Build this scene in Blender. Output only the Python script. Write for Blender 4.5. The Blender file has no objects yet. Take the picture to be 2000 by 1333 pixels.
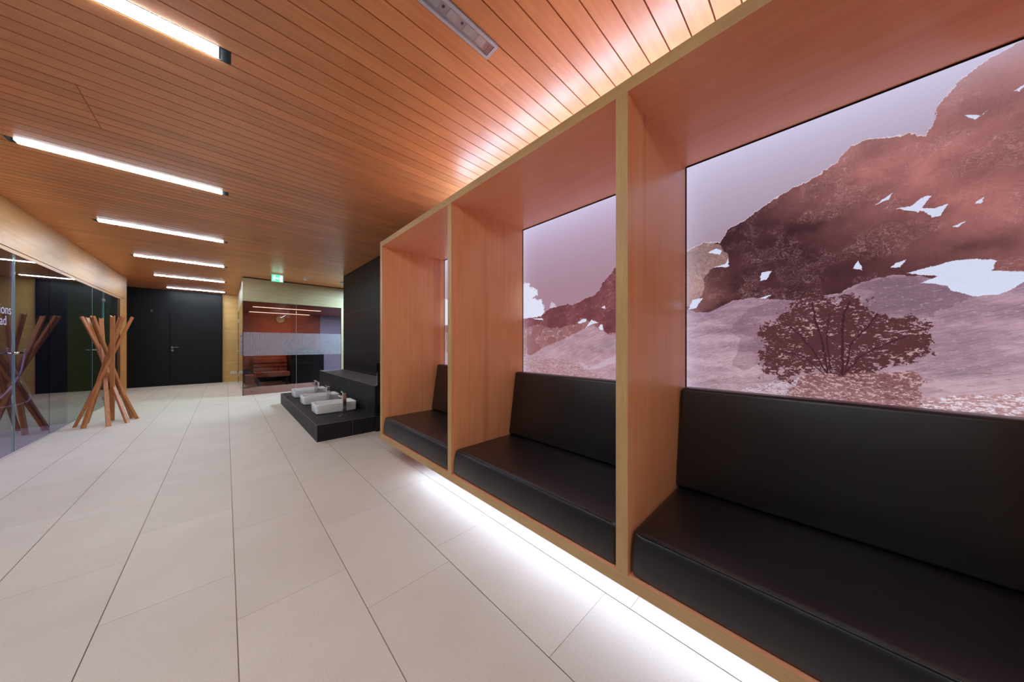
import bpy, bmesh, math, random
import numpy as np
from mathutils import Vector, Matrix

# ------------------------------------------------------------------ camera, world, exposure
scene = bpy.context.scene
COL = scene.collection
EYE = 1.26
TH = math.radians(43.91)
cam_data = bpy.data.cameras.new('camera')
cam_data.sensor_width = 36.0
cam_data.lens = 36.0 * 580.6 / 2000.0
cam_data.shift_y = 6.5 / 2000.0
cam_data.clip_start = 0.02
cam = bpy.data.objects.new('camera', cam_data)
COL.objects.link(cam)
cam.location = (0, 0, EYE)
cam.rotation_euler = (math.pi / 2, 0, -TH)
scene.camera = cam

world = bpy.data.worlds.new('world')
scene.world = world
world.use_nodes = True
world.node_tree.nodes['Background'].inputs[0].default_value = (0.8, 0.85, 1.0, 1)
world.node_tree.nodes['Background'].inputs[1].default_value = 0.05

scene.view_settings.view_transform = 'Standard'
scene.view_settings.look = 'None'
scene.view_settings.gamma = 1.0
scene.view_settings.use_curve_mapping = False
scene.view_settings.exposure = 0.0
scene.cycles.max_bounces = 10
scene.cycles.diffuse_bounces = 6
scene.cycles.glossy_bounces = 5
scene.cycles.transparent_max_bounces = 16
scene.cycles.sample_clamp_indirect = 4.0
scene.cycles.use_denoising = True
scene.cycles.blur_glossy = 0.5

TUBE = 82.0        # ceiling tubes
STRIP_FLOOR = 38.0  # strip under the benches
STRIP_TOP = 74.0   # strip on top of the benches
CEIL = 2.915
random.seed(7)

# ------------------------------------------------------------------ helpers
def lin(r, g, b):
    def f(c):
        c /= 255.0
        return c / 12.92 if c <= 0.04045 else ((c + 0.055) / 1.055) ** 2.4
    return (f(r), f(g), f(b), 1.0)

def new_mat(name):
    m = bpy.data.materials.new(name)
    m.use_nodes = True
    nt = m.node_tree
    return m, nt, nt.nodes['Principled BSDF']

def N(nt, kind, **kw):
    n = nt.nodes.new(kind)
    for k, v in kw.items():
        setattr(n, k, v)
    return n

def plain(name, col, rough=0.5, metal=0.0, spec=0.5, noise=0.0, nscale=30, bump=0.0, bscale=200):
    m, nt, b = new_mat(name)
    b.inputs['Base Color'].default_value = col
    b.inputs['Roughness'].default_value = rough
    b.inputs['Metallic'].default_value = metal
    b.inputs['Specular IOR Level'].default_value = spec
    tc = N(nt, 'ShaderNodeTexCoord')
    if noise:
        n = N(nt, 'ShaderNodeTexNoise'); n.inputs['Scale'].default_value = nscale
        n.inputs['Detail'].default_value = 4
        nt.links.new(tc.outputs['Object'], n.inputs['Vector'])
        mp = N(nt, 'ShaderNodeMapRange')
        mp.inputs['To Min'].default_value = 1 - noise; mp.inputs['To Max'].default_value = 1 + noise
        nt.links.new(n.outputs['Fac'], mp.inputs['Value'])
        mx = N(nt, 'ShaderNodeVectorMath', operation='SCALE')
        mx.inputs[0].default_value = col[:3]
        nt.links.new(mp.outputs[0], mx.inputs['Scale'])
        nt.links.new(mx.outputs[0], b.inputs['Base Color'])
    if bump:
        n = N(nt, 'ShaderNodeTexNoise'); n.inputs['Scale'].default_value = bscale
        n.inputs['Detail'].default_value = 3
        nt.links.new(tc.outputs['Object'], n.inputs['Vector'])
        bp = N(nt, 'ShaderNodeBump'); bp.inputs['Strength'].default_value = bump
        bp.inputs['Distance'].default_value = 0.002
        nt.links.new(n.outputs['Fac'], bp.inputs['Height'])
        nt.links.new(bp.outputs[0], b.inputs['Normal'])
    return m

def wood(name, c1, c2, axis='X', rough=0.4, island=0.0, band=0.0, fine=60.0, spec=0.5, dark=None, coat=0.0):
    """grain runs along axis; c1..c2 mixed by stretched noise; island = random value per board; band = broad darker veneer streaks"""
    m, nt, b = new_mat(name)
    L = nt.links
    tc = N(nt, 'ShaderNodeTexCoord')
    mp = N(nt, 'ShaderNodeMapping')
    st = {'X': (0.35, 1, 1), 'Y': (1, 0.35, 1), 'Z': (1, 1, 0.35)}[axis]
    mp.inputs['Scale'].default_value = st
    L.new(tc.outputs['Object'], mp.inputs['Vector'])
    geo = N(nt, 'ShaderNodeNewGeometry')
    off = N(nt, 'ShaderNodeVectorMath', operation='SCALE')
    off.inputs[0].default_value = (17.0, 31.0, 23.0)
    L.new(geo.outputs['Random Per Island'], off.inputs['Scale'])
    add = N(nt, 'ShaderNodeVectorMath', operation='ADD')
    L.new(mp.outputs[0], add.inputs[0]); L.new(off.outputs[0], add.inputs[1])
    n1 = N(nt, 'ShaderNodeTexNoise'); n1.inputs['Scale'].default_value = 6; n1.inputs['Detail'].default_value = 5
    n1.inputs['Distortion'].default_value = 0.6
    m2 = N(nt, 'ShaderNodeMapping')
    s2 = {'X': (0.12, 1, 1), 'Y': (1, 0.12, 1), 'Z': (1, 1, 0.12)}[axis]
    m2.inputs['Scale'].default_value = s2
    L.new(add.outputs[0], m2.inputs['Vector'])
    L.new(add.outputs[0], n1.inputs['Vector'])
    n2 = N(nt, 'ShaderNodeTexNoise'); n2.inputs['Scale'].default_value = fine; n2.inputs['Detail'].default_value = 3
    L.new(m2.outputs[0], n2.inputs['Vector'])
    mixv = N(nt, 'ShaderNodeMath', operation='MULTIPLY_ADD')
    L.new(n2.outputs['Fac'], mixv.inputs[0]); mixv.inputs[1].default_value = 0.5
    h = N(nt, 'ShaderNodeMath', operation='MULTIPLY'); h.inputs[1].default_value = 0.5
    L.new(n1.outputs['Fac'], h.inputs[0]); L.new(h.outputs[0], mixv.inputs[2])
    mr = N(nt, 'ShaderNodeMapRange')
    mr.inputs['From Min'].default_value = 0.34; mr.inputs['From Max'].default_value = 0.66
    L.new(mixv.outputs[0], mr.inputs['Value'])
    mx = N(nt, 'ShaderNodeMix', data_type='RGBA')
    mx.inputs['A'].default_value = c1; mx.inputs['B'].default_value = c2
    L.new(mr.outputs[0], mx.inputs['Factor'])
    out = mx.outputs['Result']
    if band:
        m3 = N(nt, 'ShaderNodeMapping')
        s3 = {'X': (0.03, 1, 1), 'Y': (1, 0.03, 1), 'Z': (1, 1, 0.03)}[axis]
        m3.inputs['Scale'].default_value = s3
        L.new(add.outputs[0], m3.inputs['Vector'])
        n3 = N(nt, 'ShaderNodeTexNoise'); n3.inputs['Scale'].default_value = 9; n3.inputs['Detail'].default_value = 2
        L.new(m3.outputs[0], n3.inputs['Vector'])
        r3 = N(nt, 'ShaderNodeMapRange')
        r3.inputs['From Min'].default_value = 0.56; r3.inputs['From Max'].default_value = 0.68
        r3.inputs['To Max'].default_value = band
        L.new(n3.outputs['Fac'], r3.inputs['Value'])
        mb = N(nt, 'ShaderNodeMix', data_type='RGBA')
        mb.inputs['B'].default_value = dark or (c1[0] * .5, c1[1] * .4, c1[2] * .4, 1)
        L.new(out, mb.inputs['A']); L.new(r3.outputs[0], mb.inputs['Factor'])
        out = mb.outputs['Result']
    if island:
        hs = N(nt, 'ShaderNodeHueSaturation')
        iv = N(nt, 'ShaderNodeMapRange')
        iv.inputs['To Min'].default_value = 1 - island; iv.inputs['To Max'].default_value = 1 + island
        L.new(geo.outputs['Random Per Island'], iv.inputs['Value'])
        L.new(iv.outputs[0], hs.inputs['Value']); L.new(out, hs.inputs['Color'])
        out = hs.outputs['Color']
    L.new(out, b.inputs['Base Color'])
    b.inputs['Roughness'].default_value = rough
    b.inputs['Specular IOR Level'].default_value = spec
    b.inputs['Coat Weight'].default_value = coat
    b.inputs['Coat Roughness'].default_value = 0.36
    bp = N(nt, 'ShaderNodeBump'); bp.inputs['Strength'].default_value = 0.08; bp.inputs['Distance'].default_value = 0.002
    L.new(n2.outputs['Fac'], bp.inputs['Height']); L.new(bp.outputs[0], b.inputs['Normal'])
    return m

def emit(name, col, strength):
    m = bpy.data.materials.new(name); m.use_nodes = True
    nt = m.node_tree; nt.nodes.clear()
    e = N(nt, 'ShaderNodeEmission'); e.inputs[0].default_value = col; e.inputs[1].default_value = strength
    o = N(nt, 'ShaderNodeOutputMaterial'); nt.links.new(e.outputs[0], o.inputs[0])
    return m

def glass(name, tint, ior=1.5, refl=1.0):
    """flat pane glass: Fresnel reflection over a tinted clear body"""
    m = bpy.data.materials.new(name); m.use_nodes = True
    nt = m.node_tree; nt.nodes.clear()
    fr = N(nt, 'ShaderNodeFresnel'); fr.inputs['IOR'].default_value = ior
    ge = N(nt, 'ShaderNodeNewGeometry')
    # keep the same Fresnel on the back face of a thin pane
    mm = N(nt, 'ShaderNodeMix', data_type='FLOAT')
    mm.inputs['A'].default_value = ior; mm.inputs['B'].default_value = 1.0 / ior
    nt.links.new(ge.outputs['Backfacing'], mm.inputs['Factor'])
    nt.links.new(mm.outputs['Result'], fr.inputs['IOR'])
    tr = N(nt, 'ShaderNodeBsdfTransparent'); tr.inputs[0].default_value = tint
    gl = N(nt, 'ShaderNodeBsdfGlossy'); gl.inputs['Roughness'].default_value = 0.0
    gl.inputs['Color'].default_value = (refl, refl, refl, 1)
    mx = N(nt, 'ShaderNodeMixShader')
    nt.links.new(fr.outputs[0], mx.inputs[0]); nt.links.new(tr.outputs[0], mx.inputs[1]); nt.links.new(gl.outputs[0], mx.inputs[2])
    o = N(nt, 'ShaderNodeOutputMaterial'); nt.links.new(mx.outputs[0], o.inputs[0])
    return m

class MB:
    def __init__(self):
        self.v = []; self.f = []; self.mi = []; self.sm = []
    def face(self, idx, mi=0, smooth=False):
        self.f.append(idx); self.mi.append(mi); self.sm.append(smooth)
    def box(self, x0, x1, y0, y1, z0, z1, mi=0, faces=None):
        """faces: dict of side ('-x','+x','-y','+y','-z','+z') -> material index"""
        faces = faces or {}
        n = len(self.v)
        self.v += [(x0,y0,z0),(x1,y0,z0),(x1,y1,z0),(x0,y1,z0),(x0,y0,z1),(x1,y0,z1),(x1,y1,z1),(x0,y1,z1)]
        for key, q in (('-z',(0,3,2,1)),('+z',(4,5,6,7)),('-y',(0,1,5,4)),('+x',(1,2,6,5)),('+y',(2,3,7,6)),('-x',(3,0,4,7))):
            self.face([n+i for i in q], faces.get(key, mi))
        return self
    def rbox(self, x0, x1, y0, y1, z0, z1, r=0.01, seg=3, mi=0, cuts=0, deform=None, smooth=True):
        bm = bmesh.new()
        bmesh.ops.create_cube(bm, size=1.0)
        for v in bm.verts:
            v.co = Vector(((x0+x1)/2 + v.co.x*(x1-x0), (y0+y1)/2 + v.co.y*(y1-y0), (z0+z1)/2 + v.co.z*(z1-z0)))
        bmesh.ops.bevel(bm, geom=list(bm.edges), offset=r, segments=seg, profile=0.5, affect='EDGES')
        if cuts:
            bmesh.ops.subdivide_edges(bm, edges=list(bm.edges), cuts=cuts, use_grid_fill=True)
        if deform:
            for v in bm.verts:
                v.co = Vector(deform(v.co))
        self.add_bm(bm, mi, smooth)
        bm.free()
        return self
    def add_bm(self, bm, mi=0, smooth=False, mat=None):
        n = len(self.v)
        bm.verts.index_update()
        for v in bm.verts:
            co = mat @ v.co if mat else v.co
            self.v.append(tuple(co))
        for f in bm.faces:
            self.face([n + v.index for v in f.verts], mi, smooth)
    def loft(self, rings, mi=0, cap0=True, cap1=True, smooth=False, closed=True):
        n0 = len(self.v); k = len(rings[0])
        for r in rings:
            self.v += [tuple(p) for p in r]
        for i in range(len(rings)-1):
            for j in range(k if closed else k-1):
                a = n0+i*k+j; b = n0+i*k+(j+1)%k
                self.face([a, b, b+k, a+k], mi, smooth)
        if cap0: self.face([n0+j for j in reversed(range(k))], mi)
        if cap1: self.face([n0+(len(rings)-1)*k+j for j in range(k)], mi)
        return self
    def tube(self, pts, r, seg=10, mi=0, smooth=True, caps=True):
        pts = [Vector(p) for p in pts]
        rings = []
        up = Vector((0,0,1))
        for i, p in enumerate(pts):
            d = (pts[min(i+1,len(pts)-1)] - pts[max(i-1,0)]).normalized()
            a = d.cross(up)
            if a.length < 0.05: a = d.cross(Vector((1,0,0)))
            a.normalize(); b = d.cross(a).normalized()
            rr = r[i] if isinstance(r, (list,tuple)) else r
            rings.append([p + (a*math.cos(2*math.pi*j/seg) + b*math.sin(2*math.pi*j/seg))*rr for j in range(seg)])
        return self.loft(rings, mi, caps, caps, smooth)
    def disc(self, c, r, axis='Z', th=0.01, seg=32, mi=0):
        ax = {'X': Vector((1,0,0)), 'Y': Vector((0,1,0)), 'Z': Vector((0,0,1))}[axis]
        c = Vector(c)
        return self.tube([c - ax*th/2, c + ax*th/2], r, seg, mi, smooth=False)
    def poly(self, pts, thick, mi=0):
        """planar outline given as 3-D points, extruded by vector thick"""
        t = Vector(thick)
        return self.loft([[Vector(p) for p in pts], [Vector(p)+t for p in pts]], mi)
    def build(self, name, mats, parent=None, bevel=0.0):
        me = bpy.data.meshes.new(name)
        off = Vector((0,0,0))
        p = parent
        while p is not None:
            off += p.location; p = p.parent
        me.from_pydata([tuple(Vector(v)-off) for v in self.v], [], self.f)
        if not isinstance(mats, (list, tuple)): mats = [mats]
        for m in mats: me.materials.append(m)
        me.polygons.foreach_set('material_index', self.mi)
        me.polygons.foreach_set('use_smooth', self.sm)
        bm = bmesh.new(); bm.from_mesh(me)
        bmesh.ops.recalc_face_normals(bm, faces=list(bm.faces))
        bm.to_mesh(me); bm.free()
        me.update()
        o = bpy.data.objects.new(name, me)
        COL.objects.link(o)
        if parent: o.parent = parent
        if bevel:
            md = o.modifiers.new('bevel', 'BEVEL'); md.width = bevel; md.segments = 2; md.limit_method = 'ANGLE'
            md.harden_normals = False
        return o

def thing(name, label, cat, loc=(0,0,0), group=None):
    o = bpy.data.objects.new(name, None)
    o.empty_display_size = 0.1
    COL.objects.link(o); o.location = loc
    o['label'] = label; o['category'] = cat
    if group: o['group'] = group
    return o
def tag(o, label, cat, group=None):
    o['label'] = label; o['category'] = cat
    if group: o['group'] = group
    return o
def struct(o, label=None):
    o['kind'] = 'structure'
    if label: o['label'] = label
    return o
def copy_tree(o, parent=None):
    c = o.copy(); COL.objects.link(c)
    if parent: c.parent = parent
    for ch in list(o.children):
        if ch.name in COL.objects: copy_tree(ch, c)
    return c

# ------------------------------------------------------------------ materials
M = {}
M['ceil'] = wood('ceiling_wood', lin(222,142,86), lin(240,164,106), 'X', rough=0.33, island=0.10, fine=40, coat=0.35)
M['gap'] = plain('ceiling_backing', lin(120,66,42), 0.9)
M['band'] = wood('wall_band_wood', lin(196,136,72), lin(214,158,92), 'Y', rough=0.42, fine=30, band=0.35, dark=lin(178,118,66))
M['backwood'] = wood('back_wall_wood', lin(205,158,92), lin(222,178,112), 'X', rough=0.45, fine=30, band=0.25, dark=lin(190,140,76))
M['cabwood'] = wood('cabin_fascia_wood', lin(172,156,118), lin(190,174,136), 'X', rough=0.45, fine=30)
M['niche_v'] = wood('niche_wood_upright', lin(236,158,106), lin(244,176,126), 'Z', rough=0.33, fine=40, band=0.6, dark=lin(200,118,82))
M['niche_h'] = wood('niche_wood_level', lin(240,160,118), lin(248,176,134), 'Y', rough=0.28, fine=40, band=0.5, dark=lin(220,128,94))
M['edge_v'] = wood('pine_edge_upright', lin(186,146,94), lin(206,168,114), 'Z', rough=0.5, fine=170)
M['edge_h'] = wood('pine_edge_level', lin(186,146,94), lin(206,168,114), 'Y', rough=0.5, fine=170)
M['sauna'] = wood('sauna_wood', lin(150,84,56), lin(178,108,76), 'X', rough=0.5, fine=40)
M['stand'] = wood('stand_wood', lin(168,98,50), lin(200,130,74), 'Z', rough=0.4, fine=50)
M['black_panel'] = plain('black_panel', lin(18,18,22), 0.42, spec=0.22, noise=0.08, nscale=6)
M['black'] = plain('black_metal', lin(22,22,24), 0.45)
M['seam'] = plain('shadow_gap', lin(12,11,12), 0.9)
M['profile'] = plain('tile_edge_profile', lin(120,114,112), .4, metal=.3)
M['chrome'] = plain('chrome', lin(225,225,230), 0.12, metal=1.0)
M['steel'] = plain('brushed_steel', lin(190,190,192), 0.28, metal=1.0)
M['ceramic'] = plain('ceramic', lin(238,237,232), 0.18, spec=0.6)
M['white'] = plain('white_plastic', lin(228,228,228), 0.35)
M['plaster'] = plain('plaster', lin(205,200,195), 0.9)
M['darkroom'] = plain('dark_room_wall', lin(14,13,18), 0.8)
M['bluewall'] = plain('blue_grey_wall', lin(175,182,200), 0.8)
M['glass_clear'] = glass('smoked_glass', (0.55,0.56,0.62,1))
M['glass_sauna'] = glass('tinted_sauna_glass', (0.62,0.55,0.55,1))
M['glass_edge'] = plain('glass_edge', lin(150,185,180), 0.15)
M['tube'] = emit('tube_light', (0.77,0.905,1.0,1), TUBE)
M['strip_floor'] = emit('floor_strip', (0.46,0.69,1.0,1), STRIP_FLOOR)
M['strip_top'] = emit('top_strip', (0.52,0.72,1.0,1), STRIP_TOP)
M['stone'] = plain('sauna_stone', lin(70,66,64), 0.9, noise=0.3, nscale=20)

# leather
m, nt, b = new_mat('black_leather')
b.inputs['Base Color'].default_value = lin(20,17,21)
b.inputs['Coat Weight'].default_value = 0.5; b.inputs['Coat Roughness'].default_value = 0.38
b.inputs['Roughness'].default_value = 0.42
b.inputs['Specular IOR Level'].default_value = 0.45
tc = N(nt,'ShaderNodeTexCoord'); vo = N(nt,'ShaderNodeTexVoronoi'); vo.inputs['Scale'].default_value = 420
no = N(nt,'ShaderNodeTexNoise'); no.inputs['Scale'].default_value = 7
nt.links.new(tc.outputs['Object'], vo.inputs['Vector']); nt.links.new(tc.outputs['Object'], no.inputs['Vector'])
bp = N(nt,'ShaderNodeBump'); bp.inputs['Strength'].default_value = 0.25; bp.inputs['Distance'].default_value = 0.001
nt.links.new(vo.outputs['Distance'], bp.inputs['Height'])
bp2 = N(nt,'ShaderNodeBump'); bp2.inputs['Strength'].default_value = 0.25; bp2.inputs['Distance'].default_value = 0.01
nt.links.new(no.outputs['Fac'], bp2.inputs['Height']); nt.links.new(bp.outputs[0], bp2.inputs['Normal'])
nt.links.new(bp2.outputs[0], b.inputs['Normal'])
M['leather'] = m

# floor tile
m, nt, b = new_mat('stone_floor_tile')
tc = N(nt,'ShaderNodeTexCoord'); geo = N(nt,'ShaderNodeNewGeometry')
n1 = N(nt,'ShaderNodeTexNoise'); n1.inputs['Scale'].default_value = 3.0; n1.inputs['Detail'].default_value = 5
n2 = N(nt,'ShaderNodeTexNoise'); n2.inputs['Scale'].default_value = 130.0; n2.inputs['Detail'].default_value = 3
nt.links.new(tc.outputs['Object'], n1.inputs['Vector']); nt.links.new(tc.outputs['Object'], n2.inputs['Vector'])
cr = N(nt,'ShaderNodeMix', data_type='RGBA'); cr.inputs['A'].default_value = lin(200,184,167); cr.inputs['B'].default_value = lin(214,201,186)
nt.links.new(n1.outputs['Fac'], cr.inputs['Factor'])
hs = N(nt,'ShaderNodeHueSaturation')
mr = N(nt,'ShaderNodeMapRange'); mr.inputs['To Min'].default_value = 0.965; mr.inputs['To Max'].default_value = 1.03
nt.links.new(geo.outputs['Random Per Island'], mr.inputs['Value'])
mr2 = N(nt,'ShaderNodeMapRange'); mr2.inputs['From Min'].default_value=0.3; mr2.inputs['From Max'].default_value=0.7
mr2.inputs['To Min'].default_value = 0.955; mr2.inputs['To Max'].default_value = 1.045
nt.links.new(n2.outputs['Fac'], mr2.inputs['Value'])
mu = N(nt,'ShaderNodeMath', operation='MULTIPLY'); nt.links.new(mr.outputs[0], mu.inputs[0]); nt.links.new(mr2.outputs[0], mu.inputs[1])
nt.links.new(mu.outputs[0], hs.inputs['Value']); nt.links.new(cr.outputs['Result'], hs.inputs['Color'])
nt.links.new(hs.outputs['Color'], b.inputs['Base Color'])
b.inputs['Roughness'].default_value = 0.55; b.inputs['Specular IOR Level'].default_value = 0.4
bp = N(nt,'ShaderNodeBump'); bp.inputs['Strength'].default_value = 0.35; bp.inputs['Distance'].default_value = 0.002
nt.links.new(n2.outputs['Fac'], bp.inputs['Height']); nt.links.new(bp.outputs[0], b.inputs['Normal'])
M['tile'] = m
M['grout'] = plain('grout', lin(138,116,96), 0.9)
M['dark_tile'] = plain('dark_slate_tile', lin(33,31,36), 0.5, spec=0.22, noise=0.12, nscale=25, bump=0.2, bscale=60)
M['dark_grout'] = plain('dark_grout', lin(98,93,93), 0.7)

# mosaic film on the sauna glass
m = bpy.data.materials.new('mosaic_film'); m.use_nodes = True
nt = m.node_tree; nt.nodes.clear()
tc = N(nt,'ShaderNodeTexCoord')
br = N(nt,'ShaderNodeTexBrick'); br.offset = 0.0
br.inputs['Scale'].default_value = 22.0; br.inputs['Mortar Size'].default_value = 0.12
br.inputs['Brick Width'].default_value = 0.5; br.inputs['Row Height'].default_value = 0.5
br.inputs['Color1'].default_value = (1,1,1,1); br.inputs['Color2'].default_value = (0.3,0.3,0.3,1); br.inputs['Mortar'].default_value = (0.15,0.15,0.15,1)
mp = N(nt,'ShaderNodeMapping'); mp.inputs['Rotation'].default_value = (math.pi/2, 0, 0)
nt.links.new(tc.outputs['Object'], mp.inputs['Vector']); nt.links.new(mp.outputs[0], br.inputs['Vector'])
df = N(nt,'ShaderNodeBsdfDiffuse'); df.inputs[0].default_value = lin(186,182,190)
tl = N(nt,'ShaderNodeBsdfTranslucent'); tl.inputs[0].default_value = lin(186,182,190)
ms = N(nt,'ShaderNodeMixShader'); ms.inputs[0].default_value = 0.35
nt.links.new(df.outputs[0], ms.inputs[1]); nt.links.new(tl.outputs[0], ms.inputs[2])
tr = N(nt,'ShaderNodeBsdfTransparent')
mx = N(nt,'ShaderNodeMixShader')
mrr = N(nt,'ShaderNodeMapRange'); mrr.inputs['To Min'].default_value = 0.25; mrr.inputs['To Max'].default_value = 0.95
nt.links.new(br.outputs['Color'], mrr.inputs['Value'])
nt.links.new(mrr.outputs[0], mx.inputs[0]); nt.links.new(tr.outputs[0], mx.inputs[1]); nt.links.new(ms.outputs[0], mx.inputs[2])
o = N(nt,'ShaderNodeOutputMaterial'); nt.links.new(mx.outputs[0], o.inputs[0])
M['mosaic'] = m

# ------------------------------------------------------------------ floor
X0, XT, Y1 = -5.0, 7.0, 14.2
Y0 = -3.4
fl = MB()
fl.box(X0, XT, Y0, Y1, -0.12, -0.0035, mi=1)
offs = {-2: .29, -1: .10, 0: .435, 1: .049, 2: .5975, 3: .757, 4: .629}
k = math.floor((X0 + .414) / .45)
while -.414 + k*.45 < XT:
    a = -.414 + k*.45; bb = a + .45
    of = offs.get(k, (k*0.37) % .9)
    y = Y0 - .9 + ((of - Y0) % .9)
    while y < Y1:
        ya, yb = max(y, Y0), min(y+.9, Y1)
        xa, xb = max(a, X0), min(bb, XT)
        if yb-ya > .02 and xb-xa > .02:
            n = len(fl.v)
            gx, gy = .0019, .0009
            fl.v += [(xa+gx,ya+gy,0),(xb-gx,ya+gy,0),(xb-gx,yb-gy,0),(xa+gx,yb-gy,0)]
            fl.face([n,n+1,n+2,n+3], 0)
        y += .9
    k += 1
struct(fl.build('floor', [M['tile'], M['grout']]), 'pale stone floor of long rectangular tiles')

# ------------------------------------------------------------------ ceiling of grooved boards
PITCH = .108; PH = .589
cb = MB()
rs = random.Random(3)
slots = {}
for q in (-2,-1,0,1,2,3,4,5):   # lamp slots, centres 2.371 + 2.16 q
    slots[16 + 20*q] = (-1.272, .022)
slots[6] = (.448, 1.092)
i = math.floor((Y0 - PH)/PITCH)
while PH + i*PITCH < Y1:
    ya = PH + i*PITCH + .0035; yb = PH + (i+1)*PITCH - .0035
    xs = [X0, XT]
    x = X0 + rs.uniform(0, 3)
    cuts = []
    while x < XT:
        cuts.append(x); x += rs.uniform(2.2, 4.2)
    if i in slots:
        s0, s1 = slots[i]
        segs = [(X0, s0), (s1, XT)]
    elif 25 <= i <= 29:
        segs = [(X0, -.6895), (-.6855, XT)]
    else:
        segs = [(X0, XT)]
    for s0, s1 in segs:
        cb.box(s0, s1, ya-.0075, ya-.0001, CEIL+.012, CEIL+.0175, mi=1)
        pts = [s0] + [c for c in cuts if s0+.3 < c < s1-.3] + [s1]
        for p, q in zip(pts[:-1], pts[1:]):
            cb.box(p, q, ya, yb, CEIL, CEIL+.018)
    i += 1
cb.box(X0, XT, Y0, Y1, CEIL+.11, CEIL+.13, mi=1)
struct(cb.build('ceiling', [M['ceil'], M['gap']]), 'orange wood board ceiling with dark grooves')

# ------------------------------------------------------------------ walls
WX = 2.06       # plane behind the benches and of the slate wall
w = MB(); w.box(WX, WX+.2, Y0, 3.44, 0, CEIL+.1); struct(w.build('wall_right', M['plaster']))
def slate(name, x0, x1, y0, y1, z0, z1, xs=(), ys=(), zs=(), parent=None):
    """dark slab with thin grout lines standing proud by a hair at the given coordinates"""
    b = MB(); b.box(x0, x1, y0, y1, z0, z1)
    g = .0022; e = .0008
    for z in zs: b.box(x0-e, x1+e, y0-e, y1+e, z-g, z+g, mi=1)
    for y in ys: b.box(x0-e, x1+e, y-g, y+g, z0, z1+e, mi=1)
    for x in xs: b.box(x-g, x+g, y0-e, y1+e, z0, z1+e, mi=1)
    return b.build(name, [M['dark_tile'], M['dark_grout']], parent)
o = slate('wall_right_slate', WX, WX+.2, 3.441, 8.05, 0, CEIL+.1, ys=(5.72,), zs=(.69,1.12,1.55,1.98,2.41,2.84))
struct(o, 'dark slate tiled wall')
w = MB(); w.box(-3.2, -.09, 13.76, 13.96, 0, CEIL+.1); struct(w.build('wall_back_black', M['black_panel']))
w = MB(); w.box(-.09, XT, 13.80, 13.96, 0, CEIL+.1, 0); w.box(-.09, .296, 13.785, 13.80, 0, .05, 1)
struct(w.build('wall_back_wood', [M['backwood'], M['backwood']]))
w = MB(); w.box(X0, XT, Y0-.15, Y0, 0, CEIL+.1); struct(w.build('wall_near', M['plaster']))
w = MB(); w.box(XT, XT+.15, Y0, Y1, 0, CEIL+.1); struct(w.build('wall_far_right', M['plaster']))
w = MB(); w.box(X0-.15, X0, Y0, Y1, 0, CEIL+.1); struct(w.build('wall_far_left', M['darkroom']))
w = MB(); w.box(X0, -3.2, 13.76, 13.96, 0, CEIL+.1); struct(w.build('wall_back_left', M['darkroom']))
w = MB(); w.box(WX+.2, XT, 7.85, 8.05, 0, CEIL+.1); struct(w.build('wall_passage', M['dark_tile']))

# black door in the back wall
d = MB(); d.box(-1.22, -.10, 13.735, 13.758, .012, 2.245)
door = struct(d.build('door_1', M['black_panel'], bevel=.003), 'flush black door in the black end wall')
h = MB()
h.tube([(-1.175,13.732,1.165),(-1.175,13.70,1.165)], .009, 12)
h.tube([(-1.175,13.70,1.165),(-1.04,13.70,1.165)], .010, 12)
h.disc((-1.175,13.731,1.165), .028, 'Y', .008); h.disc((-1.175,13.731,1.075), .028, 'Y', .008)
h.build('door_handle', M['steel'], door)['label'] = 'steel lever handle and round lock plate'
t = MB()
t.box(-3.2, -.09, 13.752, 13.759, 2.262, 2.268)
t.box(-1.235, -1.228, 13.752, 13.759, 0, 2.262)
t.box(-.096, -.084, 13.72, 13.80, 0, CEIL)
struct(t.build('trim_1', M['seam']))
c = MB(); c.box(-1.61,-1.56,13.735,13.759,2.23,2.28,0); c.disc((-1.585,13.734,2.262), .006, 'Y', .003, 12, 1); c.disc((-1.585,13.734,2.243), .006, 'Y', .003, 12, 1)
tag(c.build('door_sensor', [M['black'], M['white']]), 'tiny black sensor with two pale dots on the black end wall', 'sensor')
# socket
s = thing('wall_socket', 'white double socket low on the wood wall beside the black door', 'socket', (.19,13.80,.30))
p = MB(); p.rbox(.115,.265,13.786,13.799,.255,.345, .004, 2, smooth=False); p.build('plate', M['white'], s)
for cx in (.153, .227):
    p = MB(); p.disc((cx,13.785,.30), .022, 'Y', .003, 20, 0); p.build('outlet', M['steel'], s)

# ------------------------------------------------------------------ left wall: wood band, glass fronts
GX = -1.772
GT = 2.318
b = MB(); b.box(-1.95, -1.790, Y0, 12.06, GT+.001, CEIL+.1)
b.box(-1.790, -1.784, Y0, 11.80, GT+.050, GT+.053, 1)
b.box(-1.95, -1.790, 11.27, 12.06, 0, GT)
b.box(-5.0, -1.95, 11.95, 12.06, 0, CEIL+.1)
struct(b.build('wall_left', [M['band'], M['seam']]), 'light wood band above the glass fronts')
f = MB(); f.box(-1.85, -1.765, 11.09, 11.13, 0, GT-.002); f.box(-1.85,-1.765,11.23,11.27,0,GT-.002); f.box(-1.80,-1.79,11.13,11.23,0,GT-.002,1)
struct(f.build('trim_2', [plain('brown_frame', lin(110,70,48), .4), M['black']]))

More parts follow.
